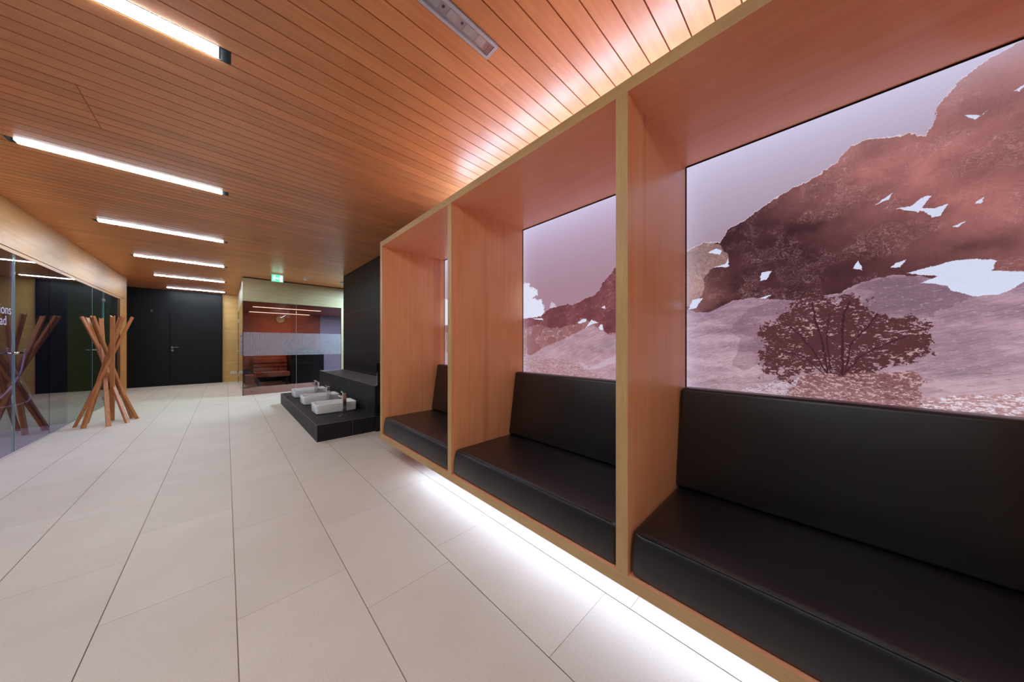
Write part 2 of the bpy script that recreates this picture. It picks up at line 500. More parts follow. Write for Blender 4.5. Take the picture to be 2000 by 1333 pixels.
def pane(name, y0, y1, kind='window', edges=(), mat=None):
    q = MB(); q.box(GX-.010, GX, y0+.003, y1-.003, .012, GT-.006)
    o = struct(q.build(name, mat or M['glass_clear']))
    for y in edges:
        e = MB(); e.box(GX-.011, GX+.001, y-.003, y+.003, .012, GT-.006); e.build('glass_edge', M['glass_edge'], o)
    return o
pane('window_1', 6.50, 7.458, edges=(6.512,))
pane('window_2', 7.464, 9.289)
d1 = pane('door_2', 9.295, 10.035, edges=(9.305, 10.025))
pane('window_3', 10.045, 11.085)
d2 = pane('door_3', 5.55, 6.49, edges=(6.478,))
pane('window_4', 3.6, 5.54); pane('window_5', 1.6, 3.59); pane('window_6', -.6, 1.59); pane('window_7', Y0, -.61)
for z in (.17, 2.15):
    q = MB(); q.rbox(GX-.018, GX+.010, 9.985, 10.085, z-.03, z+.03, .003, 2, smooth=False); q.build('hinge', M['steel'], d1)
def knob(parent, y):
    q = MB()
    q.tube([(GX-.055,y,1.16),(GX-.045,y,1.16),(GX-.022,y,1.16),(GX+.012,y,1.16),(GX+.030,y,1.16),(GX+.040,y,1.16)], [.024,.030,.014,.014,.030,.024], 20)
    q.build('knob', M['chrome'], parent)['label'] = 'round chrome pull on both sides of the glass'
def bar(parent, y0, y1):
    q = MB()
    q.tube([(GX+.045,y0,1.16),(GX+.045,y1,1.16)], .012, 12)
    for y in (y0+.015, y1-.015): q.tube([(GX,y,1.16),(GX+.045,y,1.16)], .008, 10)
    q.build('door_handle', M['chrome'], parent)['label'] = 'short chrome bar pull'
bar(d1, 9.23, 9.40)
bar(d2, 6.30, 6.52)
# white lettering on the nearest glass door (cut off by the picture's edge)
def text(name, body, yr, z, size, parent, mat):
    cu = bpy.data.curves.new(name, 'FONT'); cu.body = body; cu.size = size; cu.align_x = 'RIGHT'; cu.extrude = .0005
    cu.offset = -0.0012
    o = bpy.data.objects.new(name, cu); COL.objects.link(o)
    o.rotation_euler = (math.pi/2, 0, math.pi/2); o.location = (GX+.002, yr, z)
    cu.materials.append(mat); o.parent = parent
    return o
M['letter'] = plain('white_lettering', lin(215,210,225), .5)
text('lettering', 'ctions', 6.43, 1.60, .155, d2, M['letter'])
text('lettering', 'ad', 6.33, 1.475, .155, d2, M['letter'])

# rooms behind the glass
r = MB()
r.box(-4.2, -4.1, Y0, 11.9, 0, CEIL)
r.box(-4.1, -1.83, 8.30, 8.38, 0, CEIL)
r.box(-4.1, -1.83, 3.40, 3.50, 0, CEIL)
struct(r.build('wall_left_rooms', M['darkroom']))
# shower hose hanging behind the nearest glass
def bez(P, n=8):
    P = [Vector(p) for p in P]; out = []
    for i in range(len(P)-1):
        p0 = P[max(i-1,0)]; p1 = P[i]; p2 = P[i+1]; p3 = P[min(i+2,len(P)-1)]
        for k in range(n):
            t = k/n
            out.append(.5*((2*p1)+(-p0+p2)*t+(2*p0-5*p1+4*p2-p3)*t*t+(-p0+3*p1-3*p2+p3)*t**3))
    out.append(P[-1]); return out
M['hose'] = plain('pale_hose', lin(200,196,205), .35)
hz = thing('shower_hose', 'looped pale hose hanging behind the nearest smoked glass', 'hose', (-1.95, 7.2, 0))
q = MB(); q.tube(bez([(-1.95, 7.427, 1.157), (-1.9485, 7.393, 1.041), (-1.947, 7.305, 0.889), (-1.9455, 7.141, 0.77), (-1.944, 6.893, 0.643), (-1.9425, 6.645, 0.579), (-1.941, 6.537, 0.542), (-1.9395, 6.656, 0.511), (-1.938, 7.014, 0.487), (-1.9364999999999999, 7.292, 0.479), (-1.935, 7.484, 0.493), (-1.9335, 7.522, 0.565), (-1.932, 7.429, 0.673), (-1.9304999999999999, 7.243, 0.812), (-1.929, 7.081, 0.955), (-1.9275, 6.976, 1.088), (-1.926, 6.899, 1.216)], 6), .009, 8)
q.build('hose', M['hose'], hz)
q = MB(); q.tube([(-1.950,7.427,1.152),(-1.950,7.427,1.207)], .016, 12); q.build('connector', M['chrome'], hz)

# ------------------------------------------------------------------ seating alcoves
FX, BX = 1.251, 2.058
ZB0, ZB1, ZT0, ZT1 = .200, .2545, 2.354, 2.408
DIV = [(3.386,3.438),(1.975,2.026),(.579,.633),(-.825,-.770)]
al = thing('seating_alcove', 'long floating timber frame holding three upholstered bench niches along the right wall', 'bench frame', (BX,1.3,0))
q = MB(); q.box(FX, BX, -.825, 3.438, ZT0, ZT1, 0, {'-x':1,'-z':0}); q.build('top_board', [M['niche_h'], M['edge_h']], al)
q = MB(); q.box(FX, BX, -.825, 3.438, ZB0, ZB1, 0, {'-x':1}); q.build('bottom_board', [M['niche_h'], M['edge_h']], al)
for y0, y1 in DIV:
    q = MB(); q.box(FX+.0005, BX, y0, y1, ZB1, ZT0, 0, {'-x':1}); q.build('side_panel', [M['niche_v'], M['edge_v']], al)
q = MB(); q.box(1.62, BX, -.7, 3.3, 0, ZB0); q.build('plinth', M['black'], al)
q = MB(); q.box(1.40, 1.425, -.72, 2.72, ZB0-.008, ZB0-.001); q.build('led_strip', M['strip_floor'], al)
q = MB()
for k in range(9):
    q = MB(); q.box(1.93, 1.955, 2.52-.42*k, 2.90-.42*k, 2.552, 2.562, 0); q.build('led_module', M['strip_top'], al)
q = MB(); q.box(1.925, 1.96, -.80, 2.95, 2.540, 2.551); q.box(1.935,1.95,-.80,2.95,ZT1,2.540); q.build('led_carrier', M['white'], al)

SEAT_LABELS = ['black leather seat cushion in the farthest niche beside the slate wall',
               'black leather seat cushion in the middle niche',
               'black leather seat cushion in the nearest niche under the tree picture']
BACK_LABELS = ['black leather backrest in the farthest niche, mostly hidden by the upright panel',
               'black leather backrest in the middle niche below the cloud picture',
               'black leather backrest in the nearest niche below the tree picture']
spans = [(2.026,3.386),(.633,1.975),(-.770,.579)]
for n, (ya, yb) in enumerate(spans):
    ya2, yb2 = ya+.006, yb-.006
    q = MB()
    def dfm(c):
        u = (c.y-ya2)/(yb2-ya2); wz = (c.z-ZB1)/(.447-ZB1)
        wx = max(0, 1-(c.x-1.262)/.2)
        x = c.x - .010*math.sin(math.pi*min(max(wz,0),1))*wx + .022*max(wz,0)**1.5*wx
        z = c.z + .004*math.sin(math.pi*min(max(u,0),1))*(1 if wz > .6 else 0)
        return (x, c.y, z)
    q.rbox(1.262, 1.90, ya2, yb2, ZB1+.001, .447, .026, 4, deform=dfm, cuts=3)
    o = q.build('seat_cushion', M['leather']); tag(o, SEAT_LABELS[n], 'cushion', 'leather seat cushions in the niches')
    # piped seam along the front edge
    s = MB(); s.tube([(1.279, ya2+.03, .4445), (1.279, yb2-.03, .4445)], .0035, 8); s.build('piping', M['leather'], o)
    q = MB()
    def dfb(c):
        wz = (c.z-.452)/(1.005-.452)
        if c.x < 1.96: return (c.x + .085*max(min(wz,1),0), c.y, c.z)
        return (c.x, c.y, c.z)
    q.rbox(1.848, 2.028, ya2, yb2, .452, 1.005, .018, 4, deform=dfb)
    o = q.build('back_cushion', M['leather']); tag(o, BACK_LABELS[n], 'backrest', 'leather backrests in the niches')

# ------------------------------------------------------------------ backlit mountain prints (painted here, in panel metres)
RES = 900  # px per metre
rng = np.random.default_rng(5)
def vnoise(w, h, sx, sy, r):
    gx, gy = int(w/sx)+3, int(h/sy)+3
    g = r.random((gy, gx)).astype(np.float32)
    xs = np.arange(w)/sx; ys = np.arange(h)/sy
    xi = xs.astype(int); yi = ys.astype(int); fx = xs-xi; fy = ys-yi
    fx = fx*fx*(3-2*fx); fy = (fy*fy*(3-2*fy))[:,None]
    a = g[yi][:,xi]; b_ = g[yi][:,xi+1]; c_ = g[yi+1][:,xi]; d_ = g[yi+1][:,xi+1]
    return (a*(1-fx)+b_*fx)*(1-fy) + (c_*(1-fx)+d_*fx)*fy
def fbm(w, h, sx, sy, o, r, ridged=False, gain=.5):
    s = np.zeros((h,w), np.float32); amp = 1; tot = 0
    for _ in range(o):
        n = vnoise(w, h, max(sx,1.2), max(sy,1.2), r)
        if ridged: n = 1-np.abs(2*n-1)
        s += n*amp; tot += amp; amp *= gain; sx /= 2; sy /= 2
    return s/tot
def inside(poly, X, Y):
    r = np.zeros(X.shape, bool)
    n = len(poly)
    for i in range(n):
        x1,y1 = poly[i]; x2,y2 = poly[(i+1)%n]
        if y1 == y2: continue
        c = ((y1 > Y) != (y2 > Y)) & (X < (x2-x1)*(Y-y1)/(y2-y1)+x1)
        r ^= c
    return r
def blend(img, mask, col):
    mk = mask[...,None].astype(np.float32)
    return img*(1-mk) + np.asarray(col, np.float32)*mk
def C(*a): return np.array(a, np.float32)
def curve(pts, X):
    return np.interp(X, [p[0] for p in pts], [p[1] for p in pts])
def shear_noise(P, Z, ang, sx, sy, o, r, ridged=True):
    """noise stretched along a direction (rock strata)"""
    h, w = P.shape
    W = int((abs(P).max()+abs(Z).max()+1)*RES)
    ca, sa = math.cos(ang), math.sin(ang)
    U = (P*ca + Z*sa)*RES; V = (-P*sa + Z*ca)*RES
    U -= U.min(); V -= V.min()
    N_ = fbm(int(U.max())+2, int(V.max())+2, sx, sy, o, r, ridged)
    return N_[V.astype(int), U.astype(int)]

def paint(kind, width, z0, z1):
    w = int(width*RES); h = int((z1-z0)*RES)
    r = np.random.default_rng({'near':11,'mid':22,'far':33}[kind])
    p = (np.arange(w)+.5)/RES; z = z0+(np.arange(h)+.5)/RES
    P, Z = np.meshgrid(p, z); P = P.astype(np.float32); Z = Z.astype(np.float32)
    grain = (r.random((h,w)).astype(np.float32)-.5)
    wx = (fbm(w,h,60,60,5,r)-.5); wz = (fbm(w,h,60,60,5,r)-.5)
    jx = (fbm(w,h,14,14,4,r,gain=.7)-.5); jz = (fbm(w,h,14,14,4,r,gain=.7)-.5)
    Pw = P + wx*.03 + jx*.02; Zw = Z + wz*.03 + jz*.02
    if kind == 'near':
        t = np.clip((Z-1.8)/.55,0,1)[...,None]
        img = C(158,134,150)*(1-t) + C(196,184,210)*t
        ridge = [(-.1,1.80),(0.003,1.835),(0.091,1.863),(0.169,1.844),(0.209,1.91),(0.274,1.931),(0.352,1.983),(0.431,2.023),(0.474,2.043),(0.535,2.055),(0.578,2.078),(0.628,2.11),(0.664,2.16),(0.722,2.167),(0.792,2.141),(0.829,2.134),(0.864,2.105),(0.887,2.139),(0.894,2.198),(0.923,2.248),(0.955,2.289),(0.997,2.316),(1.025,2.328),(1.08,2.35),(1.4,2.5)]
        slope = [(-.1,1.48),(0.003,1.476),(0.046,1.455),(0.12,1.449),(0.229,1.505),(0.317,1.511),(0.474,1.479),(0.525,1.487),(0.628,1.496),(0.697,1.538),(0.746,1.549),(0.792,1.554),(0.864,1.536),(0.93,1.492),(1.08,1.491),(1.4,1.52)]
        rz = curve(ridge, P + jx*.02) + jz*.018
        mt = Z < rz
        rim = (Z < rz+.004) & ~mt
        tt = np.clip((P-.5)/.55 + (Z-1.72)/.5, 0, 1.2)[...,None]
        tt = tt**1.1
        rock = C(68,40,45)*(1-np.clip(tt,0,1)) + C(154,98,96)*np.clip(tt,0,1)
        lf = np.clip((.33-P)/.3,0,1)[...,None]*np.clip((1.75-Z)/.2,0,1)[...,None]
        rock = rock*(1-lf*.6) + C(150,90,82)*lf*.6
        Pd = P + wx*.25 + jx*.05; Zd = Z + wz*.25 + jz*.05
        s1 = shear_noise(Pd,Zd,math.radians(22),60,10,5,r); s2 = fbm(w,h,110,90,5,r)
        s3 = shear_noise(Pd,Zd,math.radians(12),34,5,4,r)
        rock = rock*(.78+.44*s2)[...,None]*(.92+.16*s1)[...,None]
        s6 = fbm(w,h,70,60,4,r)
        rock = blend(rock, np.clip((s3-.70)*7,0,1)*np.clip((s6-.42)*7,0,1)*.42, C(176,136,136))
        rock = blend(rock, np.clip((s1-.80)*9,0,1)*np.clip((s6-.50)*8,0,1)*.6, C(196,164,162))
        rock = blend(rock, np.clip((.42-s2)*7,0,1)*(1-np.clip(tt[...,0],0,1))*.5, C(54,32,38))
        img = np.where(mt[...,None], rock, img)
        img = blend(img, rim*.7, C(232,212,214))
        lr = inside([(-.1,1.835),(0.091,1.863),(0.169,1.831),(0.209,1.756),(0.209,1.708),(0.134,1.706),(0.091,1.646),(0.091,1.579),(0.046,1.498),(-.1,1.45)], Pw, Zw)
        img = np.where((lr & mt)[...,None], img*.5 + C(196,160,150)*.5*(.7+.6*s3)[...,None], img)
        # scree slopes
        sz = curve(slope, P + jx*.01) + jz*.012
        sl = Z < sz
        tz = np.clip((Z-1.0)/.5,0,1)[...,None]
        scr = C(172,142,154)*(1-tz) + C(148,116,134)*tz
        st = shear_noise(P,Z,math.radians(18),50,4,4,r); s4 = fbm(w,h,120,40,5,r)
        scr = scr*(.80+.4*s4)[...,None]*(.88+.24*st)[...,None]
        img = np.where(sl[...,None], scr, img)
        sh = inside([(0.352,1.477),(0.474,1.479),(.60,1.47),(.60,1.12),(0.352,1.15),(0.267,1.116),(0.229,1.145),(0.267,1.289),(0.216,1.337),(0.28,1.429)], Pw, Zw)
        img = blend(img, sh*sl*.45, C(122,88,104))
        dk = inside([(.62,1.49),(.70,1.535),(.79,1.55),(.86,1.53),(.93,1.48),(.97,1.44),(.90,1.40),(.829,1.33),(.70,1.32),(.6,1.4)], Pw, Zw)
        img = blend(img, dk*sl*.5, C(112,86,100))
        for ln in (s4 > .62,):
            img = blend(img, ln*sl*.18, C(205,180,182))
        spk = shear_noise(P,Z,math.radians(4),10,2.4,2,r,False)
        s5 = fbm(w,h,70,50,3,r)
        img = blend(img, np.clip((spk-.70)*8,0,1)*np.clip((s5-.40)*8,0,1)*sl*.5, C(124,84,78))
        img = blend(img, np.clip((.30-spk)*8,0,1)*sl*.4, C(216,194,206))
        snow = C(214,220,244)
        for poly in [
            [(0.82,1.557),(0.93,1.587),(0.979,1.584),(1.023,1.571),(1.014,1.533),(1.08,1.519),(1.3,1.51),(1.3,1.46),(1.08,1.491),(1.058,1.463),(1.025,1.442),(0.973,1.442),(0.93,1.472),(0.914,1.494),(0.857,1.512),(0.897,1.531)],
            [(0.85,1.802),(0.884,1.86),(0.864,1.861),(0.829,1.832),(0.792,1.838)],[(0.85,1.819),(0.891,1.806),(0.92,1.813),(0.904,1.773),(0.884,1.768)],
            [(0.738,1.871),(0.784,1.905),(0.773,1.881)],[(0.975,1.796),(0.998,1.813),(0.992,1.79)],[(0.93,1.72),(0.958,1.735),(0.944,1.713)],
            [(0.346,1.598),(0.358,1.642),(0.396,1.642),(0.376,1.598)],[(0.11,1.800),(0.155,1.815),(0.18,1.798),(0.169,1.776)],
            [(0.134,1.708),(0.196,1.716),(0.209,1.746),(0.214,1.70)],[(0.01,1.472),(0.031,1.530),(0.086,1.537),(0.05,1.478)],[(0.775,1.590),(0.820,1.617),(0.805,1.584)],
            [(0.674,1.604),(0.687,1.638),(0.701,1.592)],[(0.955,2.143),(0.991,2.122),(1.013,2.14),(0.979,2.110)],[(1.053,2.174),(1.09,2.19),(1.064,2.166)],[(0.345,1.505),(0.395,1.520),(0.37,1.500)],
            [(1.12,1.72),(1.2,1.76),(1.24,1.74),(1.16,1.70)],[(1.2,1.95),(1.28,2.0),(1.24,1.94)]]:
            img = blend(img, inside(poly, P+jx*.014, Z+jz*.010)*.97, snow)
        # meadow at the foot
        gr = inside([(0.80,.93),(0.80,1.01),(0.86,1.035),(0.93,1.05),(1.08,1.085),(1.4,1.10),(1.4,.9)], Pw, Zw)
        gn = fbm(w,h,12,4,3,r,gain=.9)
        img = blend(img, gr*.5, C(188,150,152)); img = blend(img, gr*(gn > .56)*.8, C(236,226,240)); img = blend(img, gr*(gn < .40)*.5, C(150,104,96))
        gl = inside([(.40,.95),(.52,1.10),(.30,1.04),(.2,.93)], Pw, Zw)
        img = blend(img, gl*(gn > .5)*.6, C(226,214,226))
        # tree
        cx, cz = .61, 1.30
        can = inside([(0.335,1.349),(0.40,1.40),(0.431,1.418),(0.495,1.455),(0.52,1.50),(0.545,1.513),(0.592,1.487),(0.628,1.460),(0.672,1.480),(0.714,1.466),(0.73,1.421),(0.784,1.391),(0.829,1.341),(0.871,1.27),(0.871,1.189),(0.814,1.174),(0.714,1.131),(0.592,1.123),(0.474,1.129),(0.42,1.082),(0.335,1.136),(0.358,1.242)], P+wx*.14+jx*.10, Z+wz*.14+jz*.10)
        big = fbm(w,h,40,26,4,r); lf = fbm(w,h,11,6,3,r,gain=.9)
        core = np.clip(1.15-np.hypot((P-cx)/.30,(Z-cz)/.22),0,1)
        dens = .46 - .13*core + .45*(big-.5)
        img = blend(img, can*.6, C(100,62,66))
        img = blend(img, can*(lf > dens)*.92, C(84,48,52))
        img = blend(img, can*(lf < dens-.07)*.8, C(196,164,166))
        for br, wd in [([(0.592,1.126),(0.554,1.216),(0.505,1.3),(0.463,1.358)],5),([(0.597,1.12),(0.578,1.271),(0.554,1.381),(0.545,1.465)],5),([(0.606,1.12),(0.592,1.285),(0.601,1.405)],4),([(0.642,1.11),(0.642,1.297),(0.646,1.402),(0.664,1.452)],6),([(0.651,1.12),(0.664,1.258),(0.714,1.334),(0.746,1.394)],4),([(0.646,1.12),(0.697,1.207),(0.762,1.258),(0.821,1.294)],4),([(0.583,1.12),(0.515,1.202),(0.431,1.228)],4)]:
            for (xa,za),(xb,zb) in zip(br[:-1], br[1:]):
                dx, dz = xb-xa, zb-za; L2 = dx*dx+dz*dz
                Pj = P+jx*.012; Zj = Z
                tt2 = np.clip(((Pj-xa)*dx+(Zj-za)*dz)/L2,0,1)
                dist = np.hypot(Pj-(xa+tt2*dx), Zj-(za+tt2*dz))*RES
                img = blend(img, dist < wd*.55, C(66,38,46))
        bu = inside([(0.44,.93),(0.448,1.019),(0.505,1.11),(0.70,1.14),(0.85,1.129),(0.875,1.05),(0.85,.99),(.84,.93)], P+wx*.06+jx*.03, Z+wz*.06+jz*.03)
        fade = np.clip((Z-.95)/.16,0,1)
        img = blend(img, bu*.75*(.5+.5*fade), C(122,74,74)); img = blend(img, bu*(lf > .60)*.75, C(212,184,186)); img = blend(img, bu*(lf < .34)*.5, C(86,50,54))
    else:
        sky0, sky1 = C(166,132,148), C(196,176,206)
        t = np.clip((Z-1.7)/.65,0,1)[...,None]**1.4
        img = sky0*(1-t) + sky1*t
        if kind == 'far': img = img*.9 + C(230,220,235)*.1
        ridge = [(-.1,1.50),(-0.005,1.506),(0.118,1.505),(0.215,1.51),(0.25,1.535),(0.319,1.573),(0.406,1.583),(0.52,1.597),(0.549,1.578),(0.612,1.6),(0.622,1.595),(0.672,1.622),(0.753,1.636),(0.804,1.676),(0.829,1.725),(0.862,1.75),(0.902,1.788),(0.937,1.833),(1.128,2.035),(1.4,2.2)]
        mid = [(-.1,1.42),(0.179,1.43),(0.352,1.423),(0.459,1.397),(0.559,1.413),(0.654,1.457),(0.744,1.444),(0.829,1.371),(0.886,1.324),(0.937,1.338),(1.128,1.387),(1.4,1.42)]
        slope = [(-.1,1.13),(-0.005,1.143),(0.118,1.165),(0.239,1.23),(0.479,1.308),(0.654,1.377),(0.726,1.413),(0.829,1.367),(0.886,1.324),(0.937,1.338),(1.128,1.394),(1.4,1.45)]
        cl = inside([(-.1,1.854),(0.067,1.839),(0.093,1.788),(0.179,1.758),(0.179,1.713),(0.118,1.692),(0.227,1.662),(0.256,1.596),(0.262,1.551),(0.227,1.50),(0.067,1.49),(-.1,1.50)], P+jx*.06, Z+jz*.05)
        img = blend(img, cl*.95, C(228,230,250))
        cl = inside([(0.315,1.56),(0.324,1.621),(0.352,1.629),(0.385,1.602),(0.405,1.56)], P+jx*.03, Z+jz*.03)
        img = blend(img, cl*.7, C(216,208,228))
        rz = curve(ridge, P + jx*.02) + jz*.022
        s1 = shear_noise(P,Z,math.radians(35),40,7,4,r); s2 = fbm(w,h,80,80,4,r)
        rock = C(116,66,72)[None,None]*(.82+.36*s2)[...,None]*(.9+.2*s1)[...,None]
        rock = blend(rock, ((s1 > .84) & (s2 > .45))*.35, C(190,150,156))
        mt = Z < rz
        img = np.where(mt[...,None], rock, img); img = blend(img, ((Z < rz+.003) & ~mt)*.5, C(214,180,190))
        mz = curve(mid, P+wx*.2) + jz*.03 + wz*.06
        ml = Z < mz
        r2 = C(160,112,116)*(.82+.36*s2)[...,None]; edge = fbm(w,h,50,34,4,r,True)
        r2 = blend(r2, (edge > .82)*.6, C(206,170,172)); r2 = blend(r2, (s2 > .55)*.5, C(124,72,76))
        img = np.where(ml[...,None], r2, img)
        sz = curve(slope, P) + jz*.008
        sl = Z < sz
        st = shear_noise(P,Z,math.radians(24),70,5,4,r); s4 = fbm(w,h,140,50,4,r)
        scr = C(172,138,150)*(.85+.3*s4)[...,None]*(.92+.16*st)[...,None]
        img = np.where(sl[...,None], scr, img)
        img = blend(img, ((st > .80)*sl)*.3, C(204,180,192))
        hill = inside([(-.1,1.12),(0.352,1.138),(0.52,1.133),(0.654,1.067),(0.829,1.002),(1.0,.93),(-.1,.8)], P, Z+jz*.006)
        hn = shear_noise(P,Z,math.radians(-6),16,2.6,3,r,False)
        img = blend(img, hill*.9, C(176,138,146)); img = blend(img, hill*(hn > .60)*.6, C(150,104,104)); img = blend(img, hill*(hn < .36)*.6, C(214,192,204))
        tr2 = inside([(.62,1.12),(.70,1.075),(.80,1.12),(.95,1.19),(1.3,1.3),(1.3,1.25),(.95,1.13),(.75,1.06),(.66,1.06)], Pw, Zw)
        img = blend(img, tr2*.5, C(206,190,206))
        for poly in [[(0.607,1.435),(0.654,1.461),(0.691,1.462),(0.686,1.439),(0.626,1.426)],[(0.677,1.388),(0.735,1.452),(0.795,1.425),(0.726,1.413)],[(0.795,1.387),(0.812,1.409),(0.829,1.409),(0.833,1.367),(0.812,1.368)],[(0.821,1.537),(0.845,1.552),(0.853,1.525)],[(0.118,1.503),(0.239,1.492),(0.25,1.476),(0.155,1.488)]]:
            img = blend(img, inside(poly, P+jx*.012, Z+jz*.009)*.95, C(222,224,246))
    # edge-lit glow painted into the print colours, paler towards sides and top
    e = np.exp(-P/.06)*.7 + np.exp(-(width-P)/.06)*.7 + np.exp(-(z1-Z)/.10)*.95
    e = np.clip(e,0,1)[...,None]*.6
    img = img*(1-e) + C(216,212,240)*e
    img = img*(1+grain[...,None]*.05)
    img = np.clip(img/255,0,1)
    return img
def light_box(kind, yl, yr, label, name='backlit_picture'):
    z0, z1 = .93, 2.346
    width = yl - yr - .012
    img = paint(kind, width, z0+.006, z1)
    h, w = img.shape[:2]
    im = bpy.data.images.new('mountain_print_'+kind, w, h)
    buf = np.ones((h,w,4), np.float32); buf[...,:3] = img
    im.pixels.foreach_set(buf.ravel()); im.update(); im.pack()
    m = bpy.data.materials.new('backlit_print_'+kind); m.use_nodes = True
    nt = m.node_tree; nt.nodes.clear()
    uv = N(nt,'ShaderNodeUVMap'); uv.uv_map = 'UVMap'
    ti = N(nt,'ShaderNodeTexImage'); ti.image = im; ti.extension = 'EXTEND'
    em = N(nt,'ShaderNodeEmission'); em.inputs[1].default_value = 1.0
    nt.links.new(uv.outputs[0], ti.inputs[0]); nt.links.new(ti.outputs[0], em.inputs[0])
    o = N(nt,'ShaderNodeOutputMaterial'); nt.links.new(em.outputs[0], o.inputs[0])
    root = thing(name, label, 'picture', (2.05, (yl+yr)/2, z0), 'backlit mountain photographs in the niches')
    X = 2.046
    me = bpy.data.meshes.new('print')
    me.from_pydata([(X,yl-.006,z0+.006),(X,yr+.006,z0+.006),(X,yr+.006,z1),(X,yl-.006,z1),
                    (X+.006,yl-.006,z0+.006),(X+.006,yr+.006,z0+.006),(X+.006,yr+.006,z1),(X+.006,yl-.006,z1)], [],
                   [(0,1,2,3),(5,4,7,6),(4,0,3,7),(1,5,6,2),(3,2,6,7),(4,5,1,0)])
    u = me.uv_layers.new(name='UVMap')
    cs = {0:(0,0),1:(1,0),2:(1,1),3:(0,1),4:(0,0),5:(1,0),6:(1,1),7:(0,1)}
    for l in me.loops: u.data[l.index].uv = cs[l.vertex_index]
    me.materials.append(m); me.materials.append(M['black'])
    for i, pl in enumerate(me.polygons): pl.material_index = 0 if i == 0 else 1
    for v in me.vertices: v.co -= root.location
    po = bpy.data.objects.new('print', me); COL.objects.link(po); po.parent = root
    fr = MB(); g = .005
    fr.box(X-.003,X+.010, yr+.001, yr+.001+g, z0, z1+.007); fr.box(X-.003,X+.010, yl-.001-g, yl-.001, z0, z1+.007)
    fr.box(X-.003,X+.010, yr+.001+g, yl-.001-g, z1+.001, z1+.007); fr.box(X-.003,X+.010, yr+.001+g, yl-.001-g, z0, z0+.005)
    fr.box(X+.007,X+.010, yr+.001+g, yl-.001-g, z0+.005, z1+.001)
    fr.build('frame', M['seam'], root)
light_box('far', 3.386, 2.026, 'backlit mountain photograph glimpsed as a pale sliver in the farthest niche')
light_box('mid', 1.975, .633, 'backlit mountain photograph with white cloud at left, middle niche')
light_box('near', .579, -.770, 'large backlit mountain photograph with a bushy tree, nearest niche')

# ------------------------------------------------------------------ foot bath platform, step, basins, taps
YP = 4.485
pf = thing('foot_bath_platform', 'low dark slate platform carrying three foot basins', 'platform', (1.2,6.2,0))
slate('base', .842, 1.5545, YP, 7.98, 0, .215, xs=(1.263,), ys=(5.03,5.93,6.83,7.73), parent=pf)
for y in (4.9, 5.75, 6.6):
    q = MB(); q.box(.8405,.842,y,y+.13,.150,.153); q.box(.8405,.842,y,y+.003,.06,.153); q.build('access_cover', M['dark_grout'], pf)
st = thing('bench_step', 'higher dark slate sitting ledge against the tiled wall behind the basins', 'ledge', (1.8,6.2,0))
slate('ledge', 1.556, WX-.003, YP, 8.04, 0, .655, ys=(4.83,5.73,6.63,7.53), zs=(.6535,.215), parent=st)
q = MB()
e_ = .0018
q.box(.842-e_,.842+e_*1.5,YP-e_,7.98,.2145,.2175); q.box(.842-e_,1.5535,YP-e_,YP+e_*1.5,.2145,.2175); q.box(.842-e_,.842+e_,YP-e_,YP+e_,0,.2175)
q.build('edge_profile', M['profile'], pf)
q = MB(); q.box(1.5555,1.556+e_*1.5,YP,8.04,.6545,.6575); q.build('edge_profile', M['profile'], st)
ep = MB(); ep.box(1.58, WX-.002, YP-.045, YP-.001, .215, .985); ep.box(1.558, WX-.002, YP-.045, YP-.001, 0, .214, 1)
tag(ep.build('end_panel', [plain('glossy_black_glass', lin(16,20,20), .06), M['dark_tile']], bevel=.002), 'glossy black upright panel closing the near end of the slate ledge', 'panel')

def rrect(x0,x1,y0,y1,z,r,seg=6):
    pts = []
    for cx,cy,a0 in ((x1-r,y1-r,0),(x0+r,y1-r,90),(x0+r,y0+r,180),(x1-r,y0+r,270)):
        for k in range(seg+1):
            a = math.radians(a0+90*k/seg); pts.append((cx+r*math.cos(a), cy+r*math.sin(a), z))
    return pts
BL = ['white rectangular foot basin nearest the camera on the slate platform',
      'middle one of three white foot basins on the slate platform',
      'white rectangular foot basin farthest from the camera on the slate platform']
TL = ['chrome pillar tap standing before the nearest foot basin',
      'chrome pillar tap between the nearest and the middle foot basin',
      'chrome pillar tap between the middle and the farthest foot basin']
def make_basin():
    root = thing('foot_basin', BL[0], 'basin', (1.24,5.33,.215), 'white foot basins on the platform')
    x0,x1,y0,y1 = .955,1.515,5.15,5.53
    z0 = .216; z1 = .357
    R = []
    R.append(rrect(x0+.016,x1-.016,y0+.016,y1-.016,z0,.05))
    R.append(rrect(x0+.006,x1-.006,y0+.006,y1-.006,z0+.01,.038))
    R.append(rrect(x0,x1,y0,y1,z1-.01,.040))
    R.append(rrect(x0+.002,x1-.002,y0+.002,y1-.002,z1-.003,.040))
    R.append(rrect(x0+.006,x1-.006,y0+.006,y1-.006,z1,.037))
    R.append(rrect(x0+.020,x1-.020,y0+.020,y1-.020,z1,.030))
    R.append(rrect(x0+.026,x1-.026,y0+.026,y1-.026,z1-.006,.04))
    R.append(rrect(x0+.034,x1-.034,y0+.034,y1-.034,z0+.05,.05))
    R.append(rrect(x0+.060,x1-.060,y0+.060,y1-.060,z0+.024,.05))
    R.append(rrect(x0+.20,x1-.20,y0+.13,y1-.13,z0+.020,.03))
    q = MB(); q.loft(R, smooth=True); o_ = q.build('bowl', M['ceramic'], root); o_.data.set_sharp_from_angle(angle=math.radians(38))
    q = MB(); q.disc(((x0+x1)/2,(y0+y1)/2,z0+.024), .024, 'Z', .006, 24); q.build('drain', M['chrome'], root)
    return root
